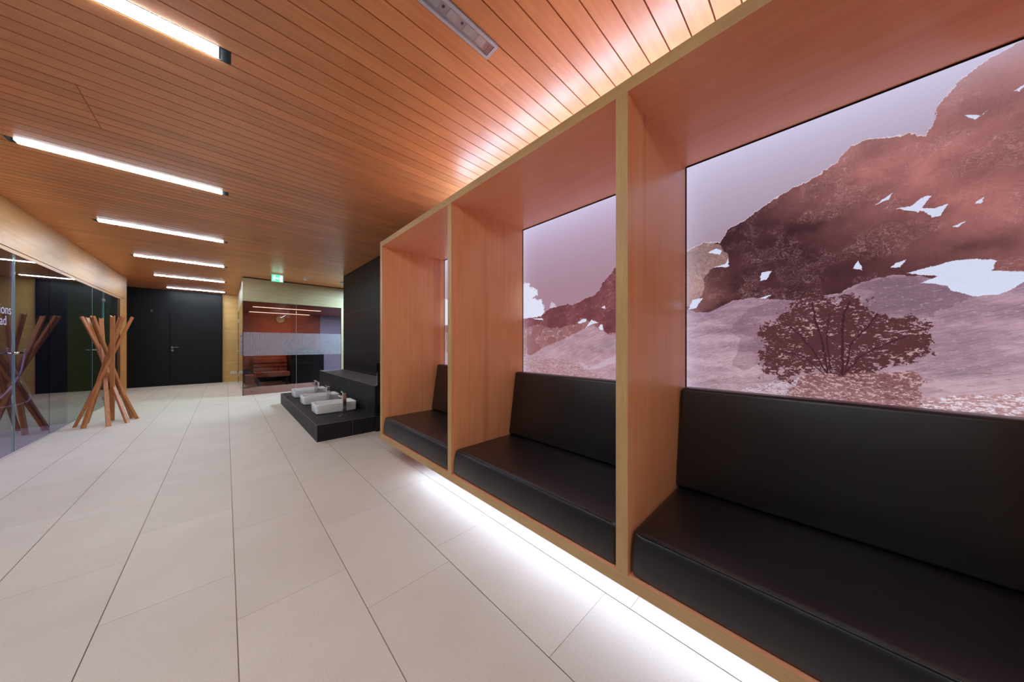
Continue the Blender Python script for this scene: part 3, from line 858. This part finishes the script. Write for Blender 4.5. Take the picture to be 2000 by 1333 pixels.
def make_tap():
    root = thing('pillar_tap', TL[0], 'tap', (1.272,4.93,.215), 'chrome taps at the foot basins')
    x, y, z = 1.272, 4.93, .216
    q = MB(); q.rbox(x-.026,x+.026,y-.022,y+.022,z+.004,z+.285,.004,2,smooth=False); q.build('body', M['chrome'], root)
    q = MB(); q.disc((x,y,z+.002), .036, 'Z', .004, 28); q.build('base_plate', M['chrome'], root)
    q = MB(); q.rbox(x-.024,x+.024,y+.0225,y+.235,z+.236,z+.258,.003,2,smooth=False); q.disc((x,y+.215,z+.232),.012,'Z',.008,16); q.build('spout', M['chrome'], root)
    q = MB(); q.rbox(x-.020,x+.020,y-.018,y+.018,z+.285,z+.312,.003,2,smooth=False)
    lev = bmesh.new(); bmesh.ops.create_cube(lev, size=1)
    for v in lev.verts: v.co = Vector((v.co.x*.040, v.co.y*.125, v.co.z*.009))
    q.add_bm(lev, mat=Matrix.Translation((x,y+.035,z+.320)) @ Matrix.Rotation(math.radians(6),4,'X')); lev.free()
    q.build('lever', M['chrome'], root)
    return root
b0 = make_basin(); t0 = make_tap()
for k in (1,2):
    c = copy_tree(b0); c.location.y += .97*k; c['label'] = BL[k]
    c = copy_tree(t0); c.location.y += .97*k; c['label'] = TL[k]
q = MB(); q.disc((1.20,4.86,.219), .018, 'Z', .006, 20)
tag(q.build('drain_cap', M['steel']), 'small round steel cap beside the nearest tap on the platform', 'drain cap')

# floor drain
q = MB(); q.box(-.18,-.06,8.735,8.765,.0005,.003)
tag(q.build('floor_drain', M['steel']), 'short narrow slot drain in the floor before the sauna', 'drain')

# ------------------------------------------------------------------ ceiling lights
LL = ['linear ceiling light nearest the camera, cut by the top edge', 'second ceiling light from the camera, at the left edge',
      'third ceiling light from the camera', 'fourth ceiling light from the camera', 'fifth ceiling light, just before the last one', 'shortest-looking ceiling light by the black end wall']
LL2 = ['linear ceiling light just behind the camera', 'linear ceiling light over the near end of the hall']
def make_lamp():
    yc = 2.371
    root = thing('ceiling_light', LL[0], 'ceiling light', (-.625, yc, CEIL), 'linear ceiling lights set in the board ceiling')
    q = MB()
    q.box(-1.27,.020,yc-.0535,yc-.0495,CEIL,CEIL+.07); q.box(-1.27,.020,yc+.0495,yc+.0535,CEIL,CEIL+.07)
    q.box(-1.27,-1.266,yc-.0495,yc+.0495,CEIL,CEIL+.07); q.box(.016,.020,yc-.0495,yc+.0495,CEIL,CEIL+.07)
    q.box(-1.266,.016,yc-.0495,yc+.0495,CEIL+.06,CEIL+.07)
    q.build('housing', M['black'], root)
    q = MB(); q.box(-1.228,-.030,yc-.036,yc+.036,CEIL-.007,CEIL+.045); q.build('diffuser', M['tube'], root)
    for xa, xb in ((-1.236,-1.2285),(-.0295,-.022)):
        q = MB(); q.box(xa,xb,yc-.036,yc+.036,CEIL-.006,CEIL+.05); q.build('end_cap', M['black'], root)
    return root
l0 = make_lamp()
for k in range(1,6):
    c = copy_tree(l0); c.location.y += 2.16*k; c['label'] = LL[k]
for k in (-1,-2):
    c = copy_tree(l0); c.location.y += 2.16*k; c['label'] = LL2[k+2]

# emergency light fitting
em = thing('emergency_light', 'pale rectangular emergency light let into the board ceiling near the niches', 'emergency light', (.77,1.291,CEIL))
ya, yb = 1.2405, 1.3415
q = MB()
q.box(.450,1.090,ya,ya+.016,CEIL-.006,CEIL+.02); q.box(.450,1.090,yb-.016,yb,CEIL-.006,CEIL+.02)
q.box(.450,.466,ya+.016,yb-.016,CEIL-.006,CEIL+.02); q.box(1.074,1.090,ya+.016,yb-.016,CEIL-.006,CEIL+.02)
q.build('frame', plain('pale_frame', lin(205,200,204), .4), em)
q = MB(); q.box(.466,1.074,ya+.016,yb-.016,CEIL+.008,CEIL+.018,0)
for x in (.60,.70,.80,.90,.98): q.box(x,x+.05,ya+.028,yb-.028,CEIL+.005,CEIL+.0078,1)
for x in (.655,.765,.875): q.box(x,x+.010,ya+.040,yb-.050,CEIL+.003,CEIL+.0078,2)
q.build('reflector', [plain('reflector_grey', lin(215,212,218), .3), M['white'], plain('driver_grey', lin(110,104,106), .5)], em)
q = MB(); q.box(.467,1.073,ya+.0165,yb-.0165,CEIL-.003,CEIL+.000)
mm_ = glass('ribbed_cover', (.95,.95,.96,1)); q.build('cover', mm_, em)
q = MB(); q.box(1.052,1.056,ya+.022,yb-.022,CEIL-.005,CEIL-.0031); q.box(1.064,1.068,ya+.022,yb-.022,CEIL-.005,CEIL-.0031); q.build('clip', M['steel'], em)

# exit sign
ex = thing('exit_sign', 'small green lit exit sign hanging from the ceiling before the sauna', 'sign', (.87,8.83,CEIL))
gx0, gx1 = .765, .975
q = MB(); q.box(.725,1.015,8.79,8.86,CEIL-.022,CEIL-.001); q.build('mounting_bar', M['white'], ex)
q = MB()
z0, z1 = CEIL-.190, CEIL-.0225
q.box(gx0-.010,gx0,8.812,8.838,z0-.010,z1); q.box(gx1,gx1+.010,8.812,8.838,z0-.010,z1); q.box(gx0,gx1,8.812,8.838,z0-.010,z0); q.build('frame', M['white'], ex)
q = MB(); q.box(gx0,gx1,8.818,8.832,z0,z1-.012); sg = q.build('lit_panel', emit('sign_green', (.10,.80,.42,1), 1.6), ex)
wt = emit('sign_white', (.85,1,.95,1), 2.2)
def SP(pts): return [(gx0+.21*a, 8.8175, z0+.155*b_) for a,b_ in pts]
q = MB()
q.poly(SP([(.70,.08),(.94,.08),(.94,.92),(.70,.92)]), (0,-.001,0))
q.poly(SP([(.36,.42),(.54,.42),(.54,.30),(.64,.50),(.54,.70),(.54,.58),(.36,.58)]), (0,-.001,0))
q.poly(SP([(.19,.60),(.27,.62),(.33,.48),(.37,.50),(.30,.72),(.15,.72),(.07,.54),(.11,.50),(.17,.62),(.15,.42),(.05,.20),(.10,.14),(.21,.36),(.27,.12),(.33,.14),(.26,.44)]), (0,-.001,0))
q.disc((gx0+.21*.245, 8.817, z0+.155*.83), .010, 'Y', .001, 14)
q.build('pictogram', wt, sg)

# detectors
dt = thing('smoke_detector', 'small white detector with a tilted head on the ceiling, right of the exit sign', 'detector', (1.42,8.75,CEIL))
q = MB(); q.tube([(1.42,8.75,CEIL-.001),(1.42,8.75,CEIL-.015),(1.42,8.75,CEIL-.022)], [.05,.05,.035], 24); q.build('base', M['white'], dt)
q = MB(); q.tube([(1.42,8.75,CEIL-.022),(1.405,8.735,CEIL-.05),(1.385,8.715,CEIL-.075)], [.02,.034,.030], 20); q.build('head', M['white'], dt)
dt = thing('smoke_detector', 'small white dome on the ceiling right beside the slate wall edge', 'detector', (2.23,8.88,CEIL))
q = MB(); q.tube([(2.23,8.88,CEIL-.001),(2.23,8.88,CEIL-.015),(2.23,8.88,CEIL-.035),(2.23,8.88,CEIL-.048)], [.058,.056,.045,.02], 24); q.build('dome', M['white'], dt)
q = MB(); q.disc((2.23,8.88,CEIL-.0490), .010, 'Z', .002, 12); q.build('led', M['steel'], dt)

# ------------------------------------------------------------------ sauna cabin
CX0, CX1, CY, CYB = .296, 2.45, 9.80, 13.35
cab = thing('sauna_cabin', 'glass fronted sauna cabin with pale wood fascia at the end of the hall', 'sauna cabin', (1.4,9.8,0))
def fpanel(name, mb, mats, label=None):
    o = mb.build(name, mats, cab)
    if label: o['label'] = label
    return o
q = MB(); q.box(CX0,2.56,CY-.012,CY+.03,GT+.012,CEIL-.022); q.box(CX0,CX0+.03,CY+.03,13.40,GT+.012,CEIL-.022)
fpanel('fascia', q, M['cabwood'], 'pale wood fascia above the glass')
q = MB(); q.box(CX0+.01,2.56,CY,CY+.03,CEIL-.022,CEIL-.001); q.box(CX0+.01,CX0+.03,CY+.03,13.40,CEIL-.022,CEIL-.001); fpanel('shadow_gap', q, M['seam'])
q = MB(); q.box(CX1,2.56,CY-.012,CY+.05,0,GT+.011); fpanel('post', q, M['cabwood'], 'pale wood post at the right of the glass')
seam = 1.368
gp = []
for xa, xb in ((CX0+.001,seam-.003),(seam+.003,CX1-.003)):
    q = MB(); q.box(xa,xb,CY,CY+.010,.006,GT+.010)
    g = fpanel('glass_pane', q, M['glass_sauna'])
    q = MB(); q.box(xa+.001,xb-.001,CY-.0015,CY-.0005,.975,1.560); q.build('mosaic_band', M['mosaic'], g)['label'] = 'grey mosaic film across the glass'
q = MB(); q.box(seam-.002,seam+.002,CY,CY+.010,.006,GT+.010); fpanel('glass_joint', q, M['glass_edge'])
q = MB(); q.box(CX0-.002,CX0+.012,CY-.003,CY+.012,0,GT+.011); q.box(CX0,CX1,CY-.001,CY+.011,GT+.003,GT+.0115); fpanel('corner_trim', q, M['black'])
# side: fixed pane and door
q = MB(); q.box(CX0,CX0+.010,CY+.014,11.60,.006,GT+.010); g = fpanel('side_pane', q, M['glass_sauna'])
q = MB(); q.box(CX0-.0015,CX0-.0005,CY+.016,11.595,.975,1.56); q.build('mosaic_band', M['mosaic'], g)
q = MB(); q.box(CX0,CX0+.010,11.61,13.14,.010,GT+.004); dr = fpanel('glass_door', q, M['glass_sauna'])
for z in (.28, 2.02):
    q = MB(); q.rbox(CX0-.012,CX0+.022,13.02,13.13,z-.06,z+.06,.003,2,smooth=False); q.build('hinge', M['steel'], dr)
q = MB(); q.tube([(CX0-.05,11.72,1.06),(CX0-.05,12.0,1.06)],.011,12); q.tube([(CX0-.05,11.74,1.06),(CX0,11.74,1.06)],.008,10); q.tube([(CX0-.05,11.98,1.06),(CX0,11.98,1.06)],.008,10); q.build('door_handle', M['steel'], dr)
q = MB(); q.box(CX0-.004,CX0+.02,13.15,13.40,0,GT+.011); fpanel('door_post', q, M['black'])
# interior lining
q = MB(); q.box(CX0+.03,2.54,13.02,13.06,.45,GT+.012)
q.box(CX0+.04,3.6,CY+.05,13.0,GT+.014,GT+.034); fpanel('lining', q, M['sauna'], 'reddish brown wood lining')
q = MB(); q.box(CX0+.03,2.54,13.02,13.06,0,.449); fpanel('lower_lining', q, M['black'])
q = MB(); q.box(2.541,3.8,13.0,13.06,0,GT); q.box(3.75,3.8,CY+.05,13.0,0,GT); fpanel('side_wall', q, M['bluewall'], 'blue grey lit wall right of the sauna room')
M['warmstrip'] = emit('warm_strip', (1.0,.80,.62,1), 5.0)
for y in (11.15, 12.93):
    q = MB(); q.box(.55,2.2,y-.012,y+.012,GT+.001,GT+.013); fpanel('light_strip', q, M['warmstrip'])

def sauna_bench(label, x0, x1, y0, y1, z, slats, risers, yr):
    root = thing('sauna_bench', label, 'sauna bench', (x0, y0, 0))
    q = MB(); n = slats; wd = (y1-y0)/n
    for i in range(n): q.box(x0,x1,y0+i*wd,y0+(i+1)*wd-.012,z-.032,z)
    q.build('seat', M['sauna'], root)
    q = MB(); q.box(x0,x1,y0-.022,y0-.001,z-.13,z); q.build('front_board', M['sauna'], root)
    for x in (x0+.05, x1-.10):
        q = MB(); q.box(x,x+.05,y0+.05,y0+.10,0,z-.033); q.build('leg', M['black'], root)
    return root
bl = sauna_bench('lower sauna bench of reddish wood seen through the glass', .62, 1.466, 11.66, 12.26, .40, 4, 0, 0)
bu = sauna_bench('upper sauna bench with slatted back boards behind the lower bench', .62, 1.466, 12.36, 12.98, .80, 4, 0, 0)
q = MB()
q.box(.62,1.466,12.30,12.32,.42,.510); q.box(.62,1.466,12.30,12.32,.545,.635); q.build('riser', M['sauna'], bu)
q = MB(); q.rbox(.40,.60,11.35,11.85,.10,.36,.004,2,smooth=False)
tag(q.build('sauna_step', M['sauna']), 'small wooden step block at the left end of the lower sauna bench', 'step')
stv = thing('sauna_stove', 'black boxed sauna stove right of the benches behind glass', 'stove', (1.95,12.2,0))
q = MB(); q.rbox(1.50,2.40,11.7,12.85,0,1.02,.008,2,smooth=False); q.build('casing', M['black'], stv)
q = MB(); q.rbox(1.70,2.2,11.95,12.6,1.021,1.06,.004,2,smooth=False); q.build('tray', M['steel'], stv)
q = MB(); rr_ = random.Random(4)
for k in range(40):
    bm = bmesh.new(); bmesh.ops.create_icosphere(bm, subdivisions=1, radius=.05)
    for v in bm.verts: v.co *= rr_.uniform(.75,1.15)
    q.add_bm(bm, mat=Matrix.Translation((rr_.uniform(1.76,2.14),rr_.uniform(12.0,12.55),1.105+rr_.uniform(0,.03)))); bm.free()
so = q.build('stones', M['stone'], stv); so['kind'] = 'stuff'
ck = thing('wall_clock', 'round pale clock on the reddish sauna wall', 'clock', (1.36,13.0,2.12))
q = MB(); q.tube([(1.36,13.019,2.12),(1.36,12.985,2.12)], .125, 40, smooth=False); q.build('rim', plain('clock_rim', lin(120,104,70), .4), ck)
q = MB(); q.disc((1.36,12.983,2.12), .112, 'Y', .003, 40); fc = q.build('face', plain('clock_face', lin(205,196,150), .5), ck)
q = MB(); q.box(1.29,1.36,12.978,12.980,2.116,2.124); q.box(1.36,1.45,12.978,12.980,2.117,2.123); q.build('hands', M['black'], ck)

# ------------------------------------------------------------------ coat stand of crossed poles
cs = thing('coat_stand', 'wooden coat stand of crossed notched poles by the smoked glass front', 'coat stand', (-1.36,7.9,0))
poles = [((-1.084,8.033),'A'),((-1.153,8.146),'B'),((-1.136,7.709),'C'),((-1.296,7.574),'D'),((-1.354,8.127),'E'),((-1.540,7.658),'F'),((-1.653,7.842),'G'),((-1.60,8.10),'H')]
tops = {'A':(-1.661,8.192),'B':(-1.486,7.816),'C':(-1.647,8.36),'D':(-1.506,8.363),'E':(-1.25,7.519),'F':(-1.264,8.087),'G':(-1.086,7.708),'H':(-1.167,7.592)}
for (fx, fy), k in poles:
    tx, ty = tops[k]
    a = Vector((fx,fy,0)); b_ = Vector((tx,ty,1.70))
    d = (b_-a).normalized()
    u_ = d.cross(Vector((fx+1.36, fy-7.9, .0))).normalized()   # broad side faces outwards
    v_ = d.cross(u_).normalized()
    hw, hd = .0245, .017
    prof = [(-1,-.6),(-.8,-1),(-.4,-1),(0,-1),(.4,-1),(.8,-1),(1,-.6),(1,.6),(.8,1),(.4,1),(0,1),(-.4,1),(-.8,1),(-1,.6)]
    def ring(p, lift=False):
        out = []
        for x, y in prof:
            q_ = p + u_*x*hw + v_*y*hd
            if lift: q_ = q_ + d*(.022*min(abs(x),.8)/.8 - .022)
            out.append(q_)
        return out
    # foot cut flat on the floor
    r0 = []
    for q_ in ring(a):
        r0.append(q_ - d*(q_.z/d.z))
    m_ = MB(); n0 = 0
    rings = [r0, ring(a+d*.3), ring(a+(b_-a)*.6), ring(b_, True)]
    m_.loft(rings, cap0=True, cap1=False, smooth=False)
    base = 3*len(prof)
    pairs = [(0,13),(1,12),(2,11),(3,10),(4,9),(5,8),(6,7)]
    for (p0,p1),(q0,q1) in zip(pairs[:-1], pairs[1:]): m_.face([base+p0,base+q0,base+q1,base+p1])
    m_.build('pole', M['stand'], cs)
m_ = MB(); m_.disc((-1.36,7.86,.93), .012, 'Y', .10, 12); m_.build('bolt', M['steel'], cs)

# ------------------------------------------------------------------ lamps of the rooms beyond
def lamp(name, kind, loc, energy, col, size=.3, rot=(0,0,0), size_y=None):
    L_ = bpy.data.lights.new(name, kind); L_.energy = energy; L_.color = col
    if kind == 'AREA':
        L_.size = size
        if size_y: L_.shape = 'RECTANGLE'; L_.size_y = size_y
    else: L_.shadow_soft_size = size
    o = bpy.data.objects.new(name, L_); COL.objects.link(o); o.location = loc; o.rotation_euler = rot
    return o
lamp('sauna_warm_light', 'AREA', (1.4, 11.9, 2.30), 34, (1.0,.62,.45), .8)
lamp('side_room_blue_light', 'AREA', (3.1, 11.6, 2.28), 60, (.55,.68,1.0), .4)
lamp('passage_light', 'AREA', (3.1, 8.75, 2.85), 150, (.52,.82,1.0), .6)
lamp('purple_room_light', 'AREA', (-2.9, 6.0, 2.85), 95, (.50,.42,1.0), .5)
lamp('green_room_light', 'AREA', (-2.4, 9.2, 2.85), 30, (.25,1.0,.55), .4)
